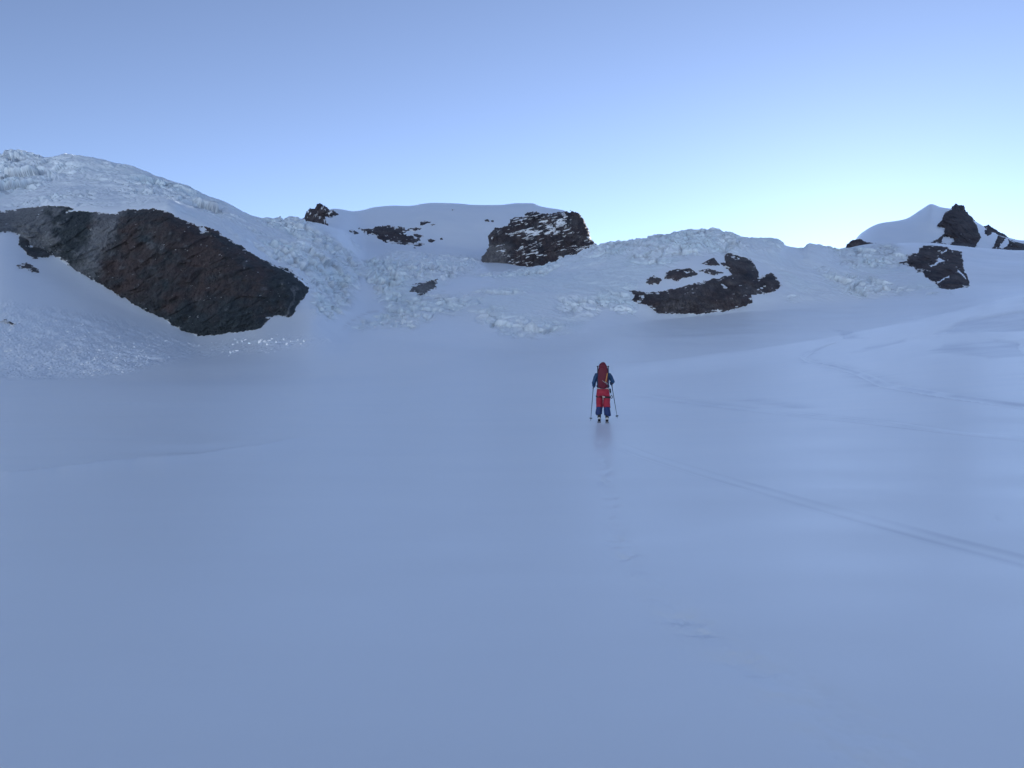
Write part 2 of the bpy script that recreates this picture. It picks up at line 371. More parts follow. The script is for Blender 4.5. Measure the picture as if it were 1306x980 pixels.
# long low drift step on the left
stepd = np.interp(px, [-120, 0, 60, 150, 250, 330, 395], [618, 607, 600, 590, 581, 571, 558])+1.8*fbm(px/26, 0*px, 0*px, 3, 119)
fade = sstep(420, 330, px)*sstep(-60, 40, px)
dd = py-stepd
drift = drift+0.10*fade*(0.75+0.3*fbm(px/40, 0*px, 0*px+7, 2, 120))*np.where(dd > 0, np.exp(-dd/10.0), np.exp(dd/1.3))*sstep(2, 5, y)
step2 = 516+1.2*fbm(px/30, 0*px, 0*px+3, 3, 121)-0.02*(px-150); f3 = sstep(300, 250, px)*sstep(110, 170, px)
drift = drift+0.09*f3*np.exp(-np.abs(py-step2)/2.0)
drift = drift*sstep(300, 215, y)
Z = P[..., 2]; Z[sub] += drift
ice[sub] = np.clip(0.10*pat, 0, 1); track[sub] = np.clip(0.8*pat*sstep(900, 1080, px)*(0.6+0.5*fbm(x/3, y/6, 0*x, 3, 123)), 0, 1)
# trodden marks where the walker came up the slope and where others passed
foot = 0
for fx, fy, fr in [(790, 690, 16), (800, 708, 12), (768, 565, 9), (766, 590, 8), (768, 612, 8), (870, 790, 22), (900, 806, 20), (950, 838, 20), (1090, 630, 10), (1270, 660, 9)]:
    foot = foot+np.exp(-(((px-fx)/fr)**2+((py-fy)/(fr*0.45))**2))
walk = np.exp(-(line_d(TR_WALK, px, py)/np.maximum(6, (py-500)*0.09))**2)*(py > 548)
Z[sub] += -0.032*(foot+walk*0.7)*(0.3+fbm(x/0.3, y/0.3, 0*x, 4, 125, 0.6))
rough_fan = sstep(-4, 10, poly_sd([(-200, 380), (0, 380), (120, 395), (230, 425), (275, 440), (235, 462), (150, 480), (60, 486), (-200, 486)], px, py))
rough_fan = np.maximum(rough_fan, 0.8*sstep(-3, 8, poly_sd([(235, 446), (300, 429), (420, 424), (440, 432), (390, 446), (260, 460)], px, py)))
Z[sub] += 1.3*rough_fan*(fbm(x/2.6, y/3.5, 0*x, 4, 131, 0.65)*0.45)*sstep(90, 130, y)
P[..., 2] = Z
def carve(line, w, depth, dark):
    """press a groove of half-width w metres along a line drawn on the snow"""
    pts = ground_pts(line, 60)
    box = (pts[:, 0].min()-3, pts[:, 0].max()+3, pts[:, 1].min()-3, pts[:, 1].max()+3)
    s = np.where((rk <= 3) & (P[..., 0] > box[0]) & (P[..., 0] < box[1]) & (P[..., 1] > box[2]) & (P[..., 1] < box[3]))
    d = line_d([tuple(q[:2]) for q in pts], P[s][:, 0], P[s][:, 1])
    g = np.exp(-(d/w)**2); P[..., 2][s] -= depth*g
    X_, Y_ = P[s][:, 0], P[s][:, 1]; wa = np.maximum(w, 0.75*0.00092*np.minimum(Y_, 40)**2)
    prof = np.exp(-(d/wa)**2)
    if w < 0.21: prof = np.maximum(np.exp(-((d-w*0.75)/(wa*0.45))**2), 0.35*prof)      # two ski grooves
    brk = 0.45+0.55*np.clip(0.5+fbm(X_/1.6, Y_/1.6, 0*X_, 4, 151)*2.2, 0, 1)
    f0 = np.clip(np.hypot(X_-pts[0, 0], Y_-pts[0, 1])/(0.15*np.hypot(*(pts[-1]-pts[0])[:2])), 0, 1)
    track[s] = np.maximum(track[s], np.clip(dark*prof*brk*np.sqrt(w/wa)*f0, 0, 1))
# visible surface: for a picture column and height, the depth of the first snow met
_rowsel = slice(0, R0+sum(SEG[:8])+1)
def surf_arrays():
    Yd = P[_rowsel, i_in, 1]; Yv = CY-F_PX*(P[_rowsel, i_in, 2]-EYE)/np.maximum(Yd, 0.01)
    return Yd, np.minimum.accumulate(Yv, axis=0)
def make_lookup(rows_to=None):
    Yd, Yv = surf_arrays()
    sky_y = Yv[-1]; sky_Y = Yd[np.argmin(Yv, axis=0), np.arange(Yv.shape[1])]
    def f(px, py, k=1.5):
        c = np.clip(px+70, 0, len(COLS_IN)-1); out = np.empty(np.shape(px)); c0 = np.clip(c.astype(int), 0, len(COLS_IN)-2)
        for ci in np.unique(c0):
            m = c0 == ci; o = 0; t = c[m]-ci
            for q, wq in ((ci, 1-t), (ci+1, t)):
                v = np.interp(-py[m], -Yv[:, q], Yd[:, q])
                ab = sky_y[q]-py[m]; v = np.where(ab > 0, sky_Y[q]+k*ab, v)
                o = o+wq*v
            out[m] = o
        return out
    return f
def unproject(px, py, Y):
    return np.stack([(px-CX)/F_PX*Y, Y, EYE+(CY-py)/F_PX*Y], axis=-1)
look = make_lookup()
def ground_pts(line, per):
    L = np.asarray(line, float); d = np.concatenate([[0], np.cumsum(np.hypot(*np.diff(L, axis=0).T))])
    s = np.linspace(0, d[-1], max(8, int(d[-1]/per*10)))
    px = np.interp(s, d, L[:, 0]); py = np.interp(s, d, L[:, 1])
    px = np.clip(px, -69, 1375)
    return unproject(px, py, look(px, py))
tracks = [(TR_NEAR, 0.16, 0.030, 0.55), (TR_MID, 0.22, 0.018, 0.5), (TR_MID2, 0.2, 0.018, 0.5), (TR_SHORT, 0.2, 0.025, 0.45), (TR_SKIN, 0.45, 0.18, 0.75)]
tracks = [(TR_NEAR, 0.15, 0.014, 0.45), (TR_MID, 0.24, 0.02, 0.85), (TR_MID2, 0.22, 0.02, 0.8), (TR_SHORT, 0.22, 0.02, 0.9), (TR_SKIN, 0.42, 0.12, 0.8)]
for ln, wd, dp, dk in tracks: carve(ln, wd, dp, dk)
look = make_lookup()
Nrm = grid_normals(P)

# split the sheet into the pieces of the landscape (they share edges and normals)
cell_k = row_k[:-1, None]*np.ones((1, NC-1), int)
cpx = PXg[:-1, :-1]; cpy = PYg[:-1, :-1]
region = np.where(cell_k <= 2, 0, 1)
region = np.where(cell_k >= 8, 6, region)
region = np.where((cell_k == 2) & (cpx < 700), 0, region)
mid = (cell_k >= 4) & (cell_k <= 7) & (cpx > -70) & (cpx < 1376)
for i, poly in enumerate((Z_LEFT, Z_MID+[], Z_RIGHT, Z_FAR)):
    s = np.where(mid & (region == 1)); inside = poly_sd(poly, cpx[s], cpy[s]) > 0
    region[s[0][inside], s[1][inside]] = 2+i
Pf = P.reshape(-1, 3); Nf = Nrm.reshape(-1, 3)
idx = np.arange(NR*NC).reshape(NR, NC)
quads = np.stack([idx[:-1, :-1], idx[:-1, 1:], idx[1:, 1:], idx[1:, :-1]], axis=2)
names = {0: 'snow_field', 1: 'glacier', 2: 'hanging_glacier', 3: 'icefall', 4: 'ice_cliff', 5: 'icefall', 6: 'mountain'}
for k, nm in names.items():
    q = quads[region == k]
    u, inv = np.unique(q, return_inverse=True)
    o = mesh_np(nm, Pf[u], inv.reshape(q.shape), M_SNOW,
                {'ice': ice.ravel()[u], 'dirt_shade': dirt_shade.ravel()[u], 'track': track.ravel()[u]}, Nf[u])
    tag(o, kind='structure')

# ski tracks: pressed strips lying in the grooves
def track_strip(line, half, dark, twin=True, dens=60):
    pts = ground_pts(line, dens); n = len(pts)
    d = np.gradient(pts[:, :2], axis=0); d /= np.linalg.norm(d, axis=1, keepdims=True)+1e-9
    nrm = np.stack([-d[:, 1], d[:, 0]], 1)
    offs = np.linspace(-1, 1, 13); V = []; A = []
    # height by sampling the snow sheet at its own columns and rows
    for i, p in enumerate(pts):
        for s in offs:
            q = p[:2]+nrm[i]*s*half
            V.append((q[0], q[1])); a = abs(s)
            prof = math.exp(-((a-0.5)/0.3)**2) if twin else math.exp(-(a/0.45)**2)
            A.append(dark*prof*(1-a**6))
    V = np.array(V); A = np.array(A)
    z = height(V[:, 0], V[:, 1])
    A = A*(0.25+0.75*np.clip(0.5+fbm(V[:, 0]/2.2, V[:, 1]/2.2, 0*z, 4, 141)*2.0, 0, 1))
    lift = (0.004+0.0006*np.maximum(V[:, 1]-8, 0))*(1-2.5*np.tile(np.abs(offs)**6, n))
    Vz = np.stack([V[:, 0], V[:, 1], z+lift], 1)
    id_ = np.arange(n*13).reshape(n, 13)
    q = np.stack([id_[:-1, :-1], id_[:-1, 1:], id_[1:, 1:], id_[1:, :-1]], 2).reshape(-1, 4)
    end = np.minimum(1, np.minimum(np.arange(n), np.arange(n)[::-1]+40)/ (n*0.18)).repeat(13)
    o = mesh_np('ski_track', Vz, q[:, ::-1], M_SNOW, {'ice': 0*z, 'dirt_shade': 0*z, 'track': A*end})
    return tag(o, kind='structure')
def height(X, Yw):
    """height of the near snow sheet under world points in front of the viewer"""
    c = np.clip((CX+F_PX*X/Yw)+70, 0, len(COLS_IN)-1.001); c0 = c.astype(int); t = c-c0; out = np.empty(len(X))
    top = R0+sum(SEG[:3])
    for ci in np.unique(c0):
        m = c0 == ci; o = 0
        for q, wq in ((ci, 1-t[m]), (ci+1, t[m])):
            o = o+wq*np.interp(Yw[m], P[:top, i_in, 1][:, q], P[:top, i_in, 2][:, q])
        out[m] = o
    return out
track_strip(TR_NEAR, 0.26, 0.42); track_strip(TR_MID, 0.34, 0.6); track_strip(TR_MID2, 0.3, 0.6)
track_strip(TR_SKIN, 0.45, 0.62, False, 30)

# ------------------------------------------------------------------ rock outcrops
def zc(pts, ox, oy, s): return [(ox+a*s, oy+b*s) for a, b in pts]
Z1 = (0, 180, 0.3446); Z2 = (380, 240, 0.2041); Z3 = (580, 240, 0.2041); Z4 = (780, 270, 0.1991); Z5 = (1040, 240, 0.2042)
def rock(label, poly, mat, plane=None, solid=False, step=0.6, warp=1.6, bulge=5.0, relief=2.5, snowiness=0.0, tone=None, snow_holes=(), seed=0, k=1.5, name='rock_outcrop', ledge=(9, 3.2), group=None, thick=14, facet=1.0, warm=None):
    P0 = np.array(poly); lo = P0.min(0)-4; hi = P0.max(0)+4
    gx = np.arange(lo[0], hi[0], step); gy = np.arange(lo[1], hi[1], step)
    X, Yp = np.meshgrid(gx, gy)
    zz = np.zeros_like(X)+seed*3.7
    wxp = X+warp*(fbm(X/7, Yp/7, zz, 3, 201)*1.2+0.7*fbm(X/2.2, Yp/2.2, zz, 2, 205)); wyp = Yp+warp*(fbm(X/7, Yp/7, zz+9, 3, 207)*1.2+0.7*fbm(X/2.4, Yp/1.6, zz+9, 2, 209))
    sd = poly_sd(poly, wxp, wyp)
    for h in snow_holes: sd = np.minimum(sd, -poly_sd(h, wxp, wyp))
    if plane: base = plane[0]+plane[2]*(plane[1]-Yp)+(plane[3]*(X-P0[:, 0].mean()) if len(plane) > 3 else 0)
    else:
        base = look(X.ravel(), Yp.ravel(), k).reshape(X.shape)
        kk = 7                                     # smooth the lookup so the rock does not copy the snow's relief
        for ax in (0, 1):
            pad = np.pad(base, [(kk, kk) if a == ax else (0, 0) for a in (0, 1)], mode='edge')
            cs = np.cumsum(np.insert(pad, 0, 0, axis=ax), axis=ax)
            base_s = (np.take(cs, range(2*kk+1, cs.shape[ax]), ax)-np.take(cs, range(0, cs.shape[ax]-2*kk-1), ax))/(2*kk+1)
            base = np.minimum(base_s, base) if ax else base_s
    m_px = base/F_PX
    W = unproject(X, Yp, base); wx_, wy_, wz_ = W[..., 0], W[..., 1], W[..., 2]
    ca, sa = math.cos(0.7), math.sin(0.7)
    u = wx_*ca+wz_*sa; v = -wx_*sa+wz_*ca
    big = ridged(u/30, wy_/60, v/11, 4, 221+seed, 0.55)
    f1, f2, cid = worley(u/11+0.5*fbm(u/9, v/9, zz, 2, 5), wy_/40, v/5.5, 225+seed)
    g1, g2, gid = worley(u/4.2, wy_/20, v/2.4, 229+seed)
    b2 = ridged(wx_/17+3, wy_/60, wz_/24, 5, 261+seed, 0.6)
    rel = big*0.5+b2*0.7+(cid-0.5)*0.7*facet+(gid-0.5)*0.35*facet-0.25*facet*(1-sstep(0, 0.2, f2-f1))+fbm(wx_/4, wy_/20, wz_/4, 5, 233, 0.65)*0.9
    inset = np.clip(sd*m_px, -3, 200)
    if solid:
        wd = 7*m_px; e = np.clip(1-inset/np.maximum(wd, .1), 0, 1)
        front = base-relief*rel*sstep(0, 2, inset)-0.4*bulge+thick*0.6*(1-np.sqrt(np.clip(1-e*e, 0, 1)))
    else:
        front = base-np.minimum(0.6+inset*0.9, bulge)-relief*np.clip(rel+0.5, -0.4, 3)*sstep(0, 3, inset)
        front = np.where(sd < 0, base+3.0*np.clip(-sd/2, 0, 1)-0.2, front)
    # ledges that hold snow
    sn = np.zeros_like(X)
    if snowiness > 0:
        q = fbm(X/ledge[0]+0.8*fbm(X/9, Yp/9, zz, 2, 241), (Yp+0.25*X*(seed % 2))/ledge[1], zz, 4, 243+seed, 0.6)+(0.5*fbm(X/16, Yp/14, zz, 2, 245+seed) if snowiness > 0.15 else 0)
        th = 0.55-snowiness
        sn = sstep(th, th+0.16, q)
        front = front+sn*0.7
    sn = np.maximum(sn, 0.9*sstep(0.02, 0.2, fbm(X/5, Yp/2.4, zz+4, 4, 247)-0.01-np.clip(sd, 0, 99)/7)*(0 if solid else 1))
    if tone is not None: tn = np.clip(tone(X, Yp, fbm(X/12, Yp/9, zz, 4, 251)), 0, 1)
    else: tn = np.clip(0.15+0.5*fbm(X/14, Yp/6, zz, 4, 253), 0, 1)
    wm = np.clip(warm(X, Yp, fbm(X/18, Yp/12, zz, 4, 255)), 0, 1) if warm else np.ones_like(X)
    V = unproject(X, Yp, front)
    ny, nx = X.shape
    keep = (sd > (-0.0 if solid else -2.2)); idn = np.arange(nx*ny).reshape(ny, nx)
    ck = keep[:-1, :-1] & keep[:-1, 1:] & keep[1:, 1:] & keep[1:, :-1]
    q = np.stack([idn[:-1, :-1], idn[1:, :-1], idn[1:, 1:], idn[:-1, 1:]], 2)[ck]
    Vf = V.reshape(-1, 3); at = {'snow': sn.ravel(), 'tone': tn.ravel(), 'warm': wm.ravel()}
    if solid:
        back = base+thick*(0.5+np.clip(inset/18, 0, 1.4)); Vb = unproject(X, Yp, back).reshape(-1, 3)
        from_edges = {}
        e = np.concatenate([q[:, [0, 1]], q[:, [1, 2]], q[:, [2, 3]], q[:, [3, 0]]]); key = np.sort(e, axis=1)
        _, ii, cc = np.unique(key, axis=0, return_index=True, return_counts=True)
        be = e[ii[cc == 1]]; off = len(Vf)
        sideq = np.stack([be[:, 1], be[:, 0], be[:, 0]+off, be[:, 1]+off], 1)
        q = np.concatenate([q, q[:, ::-1]+off, sideq]); Vf = np.concatenate([Vf, Vb]); at = {a: np.concatenate([b, b*0.3]) for a, b in at.items()}
    u_, inv = np.unique(q, return_inverse=True)
    o = mesh_np(name, Vf[u_], inv.reshape(q.shape), mat, {a: b[u_] for a, b in at.items()})
    tag(o, label, 'rock outcrop', group); return o

cliff = zc([(-220, 280), (0, 262), (60, 250), (160, 242), (245, 240), (275, 250), (250, 262), (330, 262), (420, 268), (470, 255), (560, 250), (620, 262), (690, 295), (740, 318), (790, 322), (850, 365), (900, 395), (960, 430), (1020, 462), (1080, 480), (1150, 548), (1110, 600), (1080, 655), (1030, 645), (1000, 655), (970, 690), (900, 705), (740, 722), (690, 705), (640, 680), (600, 655), (520, 620), (440, 570), (370, 530), (300, 490), (240, 450), (190, 415), (150, 400), (120, 390), (60, 345), (0, 335), (-220, 325)], *Z1)
def cliff_tone(X, Y, n):
    g = np.maximum(sstep(85, 55, X+40*n), sstep(26, 8, np.abs(X-(128-(Y-300)*0.42)+14*n))*sstep(375, 340, Y)*0.95)
    veins = sstep(3, 0.5, np.abs((X-375)-12*n+0.15*(Y-370)))*sstep(360, 372, Y)*0.5
    lower = sstep(0.3, 0.7, n)*0.35
    return g*0.8+veins+lower
rock('huge dark brown and grey rock cliff under the hanging glacier, largest rock in view', cliff, M_CLIFF, warp=1.8, bulge=6, relief=2.3, warm=lambda X, Y, n: sstep(110, 135, X+20*n)*sstep(350, 315, X-(Y-300)*0.2+30*n)*sstep(410, 372, Y+30*n)*1.15, tone=cliff_tone, seed=1, facet=0.75, name='rock_cliff',
     snow_holes=[zc([(248, 262), (262, 255), (285, 262)], *Z1), zc([(740, 325), (755, 320), (768, 332), (745, 336)], *Z1)], snowiness=0.006, ledge=(5, 2))
rock('small broken grey rock poking through snow at the lower left edge of the big cliff', zc([(68, 358), (112, 352), (114, 392), (150, 395), (180, 412), (200, 425), (150, 432), (128, 437), (92, 410), (70, 385)], *Z1), M_CLIFF, warp=2.2, bulge=1.5, relief=0.8, snowiness=0.1, seed=2, ledge=(5, 3))
rock('tiny grey rock showing through the snow slope below the far left of the cliff', zc([(60, 462), (105, 452), (145, 475), (142, 488), (112, 478), (70, 470)], *Z1), M_CLIFF, warp=1.8, bulge=0.8, relief=0.4, snowiness=0.2, seed=3, ledge=(4, 2))
rock('tiny grey rock low on the snow cone at the left edge of the picture', zc([(-5, 664), (30, 664), (58, 682), (50, 688), (20, 672)], *Z1), M_CLIFF, warp=2.0, bulge=0.8, relief=0.3, snowiness=0.45, seed=4, ledge=(4, 2))
rock('jagged dark rock spire on the skyline between the left glacier and the snow dome', zc([(30, 195), (45, 165), (70, 118), (85, 125), (105, 128), (115, 100), (138, 92), (152, 100), (170, 112), (200, 132), (262, 165), (240, 172), (215, 185), (170, 180), (190, 240), (180, 280), (60, 280), (30, 220)], *Z2), M_ROCK, plane=(640, 290, 0.5), solid=True, step=0.4, warp=1.4, bulge=1, relief=2.5, snowiness=0.38, seed=5, thick=12, ledge=(3, 4), name='rock_spire')
rock('broad broken dark rock band on the snow dome, in the middle of the picture', zc([(380, 256), (440, 262), (500, 238), (600, 240), (635, 262), (628, 238), (650, 240), (680, 265), (730, 240), (778, 252), (740, 278), (700, 266), (650, 285), (720, 308), (765, 320), (740, 340), (690, 350), (640, 355), (580, 335), (510, 322), (480, 295), (440, 290), (410, 275)], *Z2), M_ROCK, warp=2.2, bulge=4, relief=2, snowiness=0.12, seed=6, step=0.45, ledge=(5, 2.2))
small = [([(330, 265), (350, 266), (382, 285), (360, 285)], 'tiny dark rock at the left tip of the rock band on the snow dome'),
         ([(765, 212), (790, 205), (832, 213), (800, 222), (780, 234), (765, 230)], 'small dark rock above the right end of the broken rock band'),
         ([(826, 228), (842, 225), (860, 229), (840, 236)], 'tiny dark rock right of the small rock above the rock band'),
         ([(722, 290), (745, 287), (788, 305), (760, 313), (730, 305)], 'flat dark rock at the right edge of the broken rock band'),
         ([(728, 352), (755, 342), (792, 348), (765, 356), (745, 368), (728, 365)], 'small dark rock just below the right end of the rock band'),
         ([(812, 324), (830, 318), (857, 326), (835, 338), (815, 334)], 'small dark rock alone on snow to the right of the rock band'),
         ([(885, 314), (900, 312), (903, 320), (888, 323)], 'tiny dark rock furthest right of the rock band on the snow dome'),
         ([(960, 135), (978, 134), (976, 142), (962, 142)], 'tiny dark rock just under the crest of the snow dome'),
         ([(1168, 200), (1190, 198), (1196, 210), (1172, 212)], 'left of two tiny rocks on snow left of the square cliff'),
         ([(1202, 204), (1222, 202), (1222, 211), (1204, 212)], 'right of two tiny rocks on snow left of the square cliff')]
for i, (pl, lb) in enumerate(small):
    rock(lb, zc(pl, *Z2), M_ROCK, warp=0.9, bulge=1.6, relief=0.8, seed=10+i, step=0.35, group='small rocks on the snow dome')
rock('small grey rock sticking out of the central icefall', zc([(698, 652), (722, 610), (780, 590), (868, 573), (862, 625), (800, 655), (765, 662), (730, 645)], *Z2), M_CLIFF, warp=1.2, bulge=4, relief=1.5, seed=22, step=0.4, tone=lambda X, Y, n: 0.5+n)
def sq_tone(X, Y, n): return 0.8*sstep(655, 640, X+8*n)*sstep(305, 318, Y)+0.25*(n > 0.2)
rock('square brown cliff streaked with snow, on the skyline right of the snow dome', zc([(165, 475), (165, 430), (210, 370), (205, 300), (260, 250), (330, 230), (350, 195), (430, 175), (440, 150), (495, 148), (550, 160), (620, 155), (700, 150), (740, 142), (780, 155), (810, 200), (830, 250), (860, 320), (885, 350), (897, 390), (897, 450), (700, 520), (460, 545), (300, 530), (165, 510)], *Z3), M_ROCK, plane=(655, 345, 0.55, 0.12), solid=True, warp=1.7, bulge=2, relief=3.0, snowiness=0.26, seed=23, tone=sq_tone, step=0.45, thick=24, ledge=(6, 1.7), name='rock_cliff')
rock('large dark purplish rock wall under the right ice cliff', zc([(120, 510), (160, 505), (200, 520), (330, 512), (430, 490), (550, 460), (640, 430), (700, 425), (780, 405), (740, 370), (695, 330), (735, 330), (725, 280), (765, 272), (830, 290), (900, 310), (940, 385), (945, 420), (1020, 397), (1060, 420), (1095, 480), (1050, 505), (1020, 525), (900, 530), (900, 580), (860, 605), (740, 635), (580, 655), (440, 655), (300, 655), (270, 630), (220, 595), (150, 590), (130, 570), (150, 540)], *Z4), M_ROCK, warp=1.3, bulge=6, relief=2.4, seed=24, step=0.4,
     snow_holes=[zc([(700, 465), (715, 462), (745, 490), (730, 490)], *Z4), zc([(950, 484), (975, 484), (975, 496), (955, 496)], *Z4), zc([(185, 545), (205, 538), (212, 556), (190, 560)], *Z4), zc([(155, 575), (195, 570), (195, 584), (160, 584)], *Z4), zc([(775, 285), (800, 295), (830, 298), (812, 306), (780, 296)], *Z4)], snowiness=0.03, name='rock_cliff')
rock('dark oblong rock on the snow shelf above the rock wall', zc([(338, 435), (345, 395), (420, 368), (500, 362), (552, 400), (520, 418), (450, 425), (430, 445), (370, 435)], *Z4), M_ROCK, warp=1.0, bulge=3, relief=1.4, seed=25, step=0.4, snow_holes=[zc([(455, 378), (500, 388), (520, 388), (480, 396)], *Z4)])
rock('small dark rock lowest and leftmost on the snow shelf by the rock wall', zc([(213, 462), (225, 430), (270, 413), (325, 435), (300, 462), (250, 470)], *Z4), M_ROCK, warp=1.2, bulge=2.2, relief=1.2, seed=26, step=0.4)
rock('thin dark rock on the snow shelf, right beside the top of the rock wall', zc([(556, 380), (620, 366), (715, 390), (655, 412)], *Z4), M_ROCK, warp=1.0, bulge=2, relief=1.2, seed=27, step=0.4)
rock('pointed dark rock highest on the snow shelf under the ice cliff', zc([(578, 335), (655, 293), (692, 345), (625, 345)], *Z4), M_ROCK, warp=0.9, bulge=2.2, relief=1.2, seed=28, step=0.4)
rock('rugged black rock peak on the skyline at the far right', zc([(735, 325), (800, 285), (805, 255), (755, 245), (790, 180), (790, 160), (840, 130), (870, 100), (930, 105), (935, 140), (985, 185), (1020, 225), (1015, 260), (1045, 310), (1000, 372), (900, 368), (840, 358), (860, 320), (800, 310), (780, 352), (740, 345)], *Z5), M_ROCK, solid=True, warp=1.6, bulge=24, relief=4, snowiness=0.05, seed=29, step=0.45, thick=40, k=0.8, name='rock_peak')
rock('dark rock ridge falling from the rock peak to the right edge of the picture', zc([(1050, 240), (1075, 230), (1140, 265), (1220, 315), (1303, 338), (1350, 350), (1420, 365), (1500, 395), (1400, 420), (1303, 392), (1180, 384), (1100, 378), (1130, 310), (1110, 290), (1080, 310), (1050, 290)], *Z5), M_ROCK, solid=True, warp=1.7, bulge=20, relief=4, snowiness=0.12, seed=31, step=0.45, thick=40, k=0.8, ledge=(3, 5), name='rock_ridge',
     snow_holes=[zc([(1085, 345), (1115, 290), (1125, 300), (1100, 350)], *Z5), zc([(1150, 372), (1195, 330), (1200, 340), (1175, 378)], *Z5)])
rock('dark snow-flecked rock buttress standing in the snow below the rock peak', zc([(530, 465), (580, 455), (575, 415), (645, 405), (650, 370), (700, 355), (760, 350), (830, 360), (840, 385), (910, 390), (925, 460), (925, 510), (960, 580), (955, 615), (815, 635), (740, 590), (680, 555), (670, 530), (640, 520), (600, 490)], *Z5), M_ROCK, warp=1.6, bulge=7, relief=3, snowiness=0.07, seed=32, step=0.45,
     snow_holes=[zc([(705, 492), (760, 460), (770, 432), (812, 450), (780, 465), (725, 492)], *Z5), zc([(780, 408), (820, 385), (815, 400), (790, 410)], *Z5), zc([(760, 585), (845, 545), (835, 560), (775, 588)], *Z5), zc([(878, 505), (925, 540), (945, 572), (915, 545), (885, 520)], *Z5)], name='rock_buttress')
rock('low dark rock knob on the skyline at the left foot of the white peak', zc([(175, 400), (195, 350), (240, 322), (280, 316), (320, 340), (385, 345), (380, 400), (300, 430), (180, 430)], *Z5), M_ROCK, plane=(780, 320, 0.6), solid=True, warp=1.3, bulge=1, relief=2.0, snowiness=0.06, seed=33, step=0.4, thick=14)

# ------------------------------------------------------------------ avalanche debris
def chunk(bm, c, s, seed):
    rnd = random.Random(seed)
    g = bmesh.ops.create_icosphere(bm, subdivisions=1, radius=1)['verts']
    sx, sy, sz = s*rnd.uniform(.45, .85), s*rnd.uniform(.5, .9), s*rnd.uniform(.45, .85); a = rnd.uniform(0, 6.28)
    for v in g:
        k = rnd.uniform(.72, 1.22); x, y, z = v.co.x*sx*k, v.co.y*sy*k, v.co.z*sz*k
        v.co = (c[0]+x*math.cos(a)-y*math.sin(a), c[1]+x*math.sin(a)+y*math.cos(a), c[2]+z)
def bm_obj(name, bm, mat, parent=None, smooth=False):
    me = bpy.data.meshes.new(name); bm.to_mesh(me); bm.free(); me.materials.append(mat)
    if smooth: me.polygons.foreach_set('use_smooth', [True]*len(me.polygons))
    o = bpy.data.objects.new(name, me); sc.collection.objects.link(o); o.parent = parent; return o
def scatter(poly, n):
    P_ = np.array(poly); out = []
    while len(out) < n:
        q = RS.uniform(P_.min(0), P_.max(0), (n*3, 2)); m = poly_sd(poly, q[:, 0], q[:, 1]) > 0
        out += [tuple(v) for v in q[m]]
    return np.array(out[:n])
M_BLOCK = plain('snow_block', (0.84, 0.87, 0.90), 0.6, 0.04, 2)
bm = bmesh.new()
for poly, n, s0, s1 in (([(-60, 400), (0, 400), (100, 412), (190, 425), (250, 440), (225, 462), (150, 478), (60, 484), (-60, 484)], 900, .10, .5),
                        ([(60, 440), (200, 440), (160, 480), (60, 478)], 350, .15, .55), ([(540, 408), (700, 395), (760, 405), (690, 430), (560, 430)], 140, .15, .6), ([(240, 442), (300, 428), (400, 425), (430, 436), (380, 446), (280, 458)], 260, .12, .5), ([(470, 395), (545, 400), (530, 425), (480, 428)], 60, .2, .8)):
    pts = scatter(poly, n); W = unproject(pts[:, 0], pts[:, 1], look(pts[:, 0], pts[:, 1]))
    for i, c in enumerate(W): sz_ = s0+(s1-s0)*random.random()**3; chunk(bm, (c[0], c[1], c[2]-0.30*sz_), sz_, i+n)
tag(bm_obj('avalanche_debris', bm, M_BLOCK), 'scattered small snow lumps of avalanche debris on the snow below the cliff and icefall', 'avalanche debris', kind='stuff')
def blocks(pos, size, label, group):
    for i, (a, b) in enumerate(pos):
        px_, py_ = np.array([float(a)]), np.array([float(b)]); c = unproject(px_, py_, look(px_, py_))[0]
        bm = bmesh.new(); chunk(bm, (0, 0, 0), size*random.uniform(.6, 1.25), 700+i*3+int(a)); o = bm_obj('snow_block', bm, M_BLOCK)
        o.location = (c[0], c[1], c[2]+0.1*size); tag(o, label, 'snow block', group)
blocks([(300, 433), (303, 437), (309, 436), (313, 434), (297, 440), (318, 438), (334, 434), (338, 436), (343, 435), (347, 433), (331, 437), (352, 437), (362, 433), (371, 436), (380, 434), (388, 436), (384, 439), (366, 440), (341, 440)], 0.75,
       'white snow block fallen beside the right foot of the big cliff', 'fallen snow blocks right of the big cliff')
blocks([(298, 449), (302, 448), (294, 449.5)], 0.7, 'white snow block in the small low cluster nearest the viewer below the cliff', 'lowest cluster of snow blocks')

# ------------------------------------------------------------------ the ski tourer, seen from behind
FIG_Y = 24.7; FIG_X = (769-CX)/F_PX*FIG_Y
FIG_Z = float(height(np.array([FIG_X]), np.array([FIG_Y]))[0])
S = 1.03; FIG = Matrix.Translation((FIG_X, FIG_Y, FIG_Z)) @ Matrix.Rotation(-math.atan2(FIG_X, FIG_Y), 4, 'Z') @ Matrix.Scale(S, 4)
def colour(name, c, rough=0.7, var=0.18, scale=14, bmp=0.3, metal=0): return plain(name, c, rough, var, scale, metal, bmp)
M_JACKET = colour('blue_jacket_cloth', (0.012, 0.058, 0.15)); M_RED = colour('red_cloth', (0.33, 0.012, 0.036))
M_BLUE = colour('royal_blue_cloth', (0.010, 0.030, 0.13)); M_PACK = colour('crimson_pack_cloth', (0.12, 0.007, 0.022))
M_BLACK = colour('black_webbing', (0.014, 0.015, 0.02)); M_SHELL = colour('boot_plastic', (0.55, 0.56, 0.58), 0.4, 0.1)
M_SKIN = colour('skin', (0.50, 0.28, 0.20), 0.5, 0.08); M_METAL = colour('grey_metal', (0.35, 0.36, 0.38), 0.35, 0.1, 30, 0, 0.8)
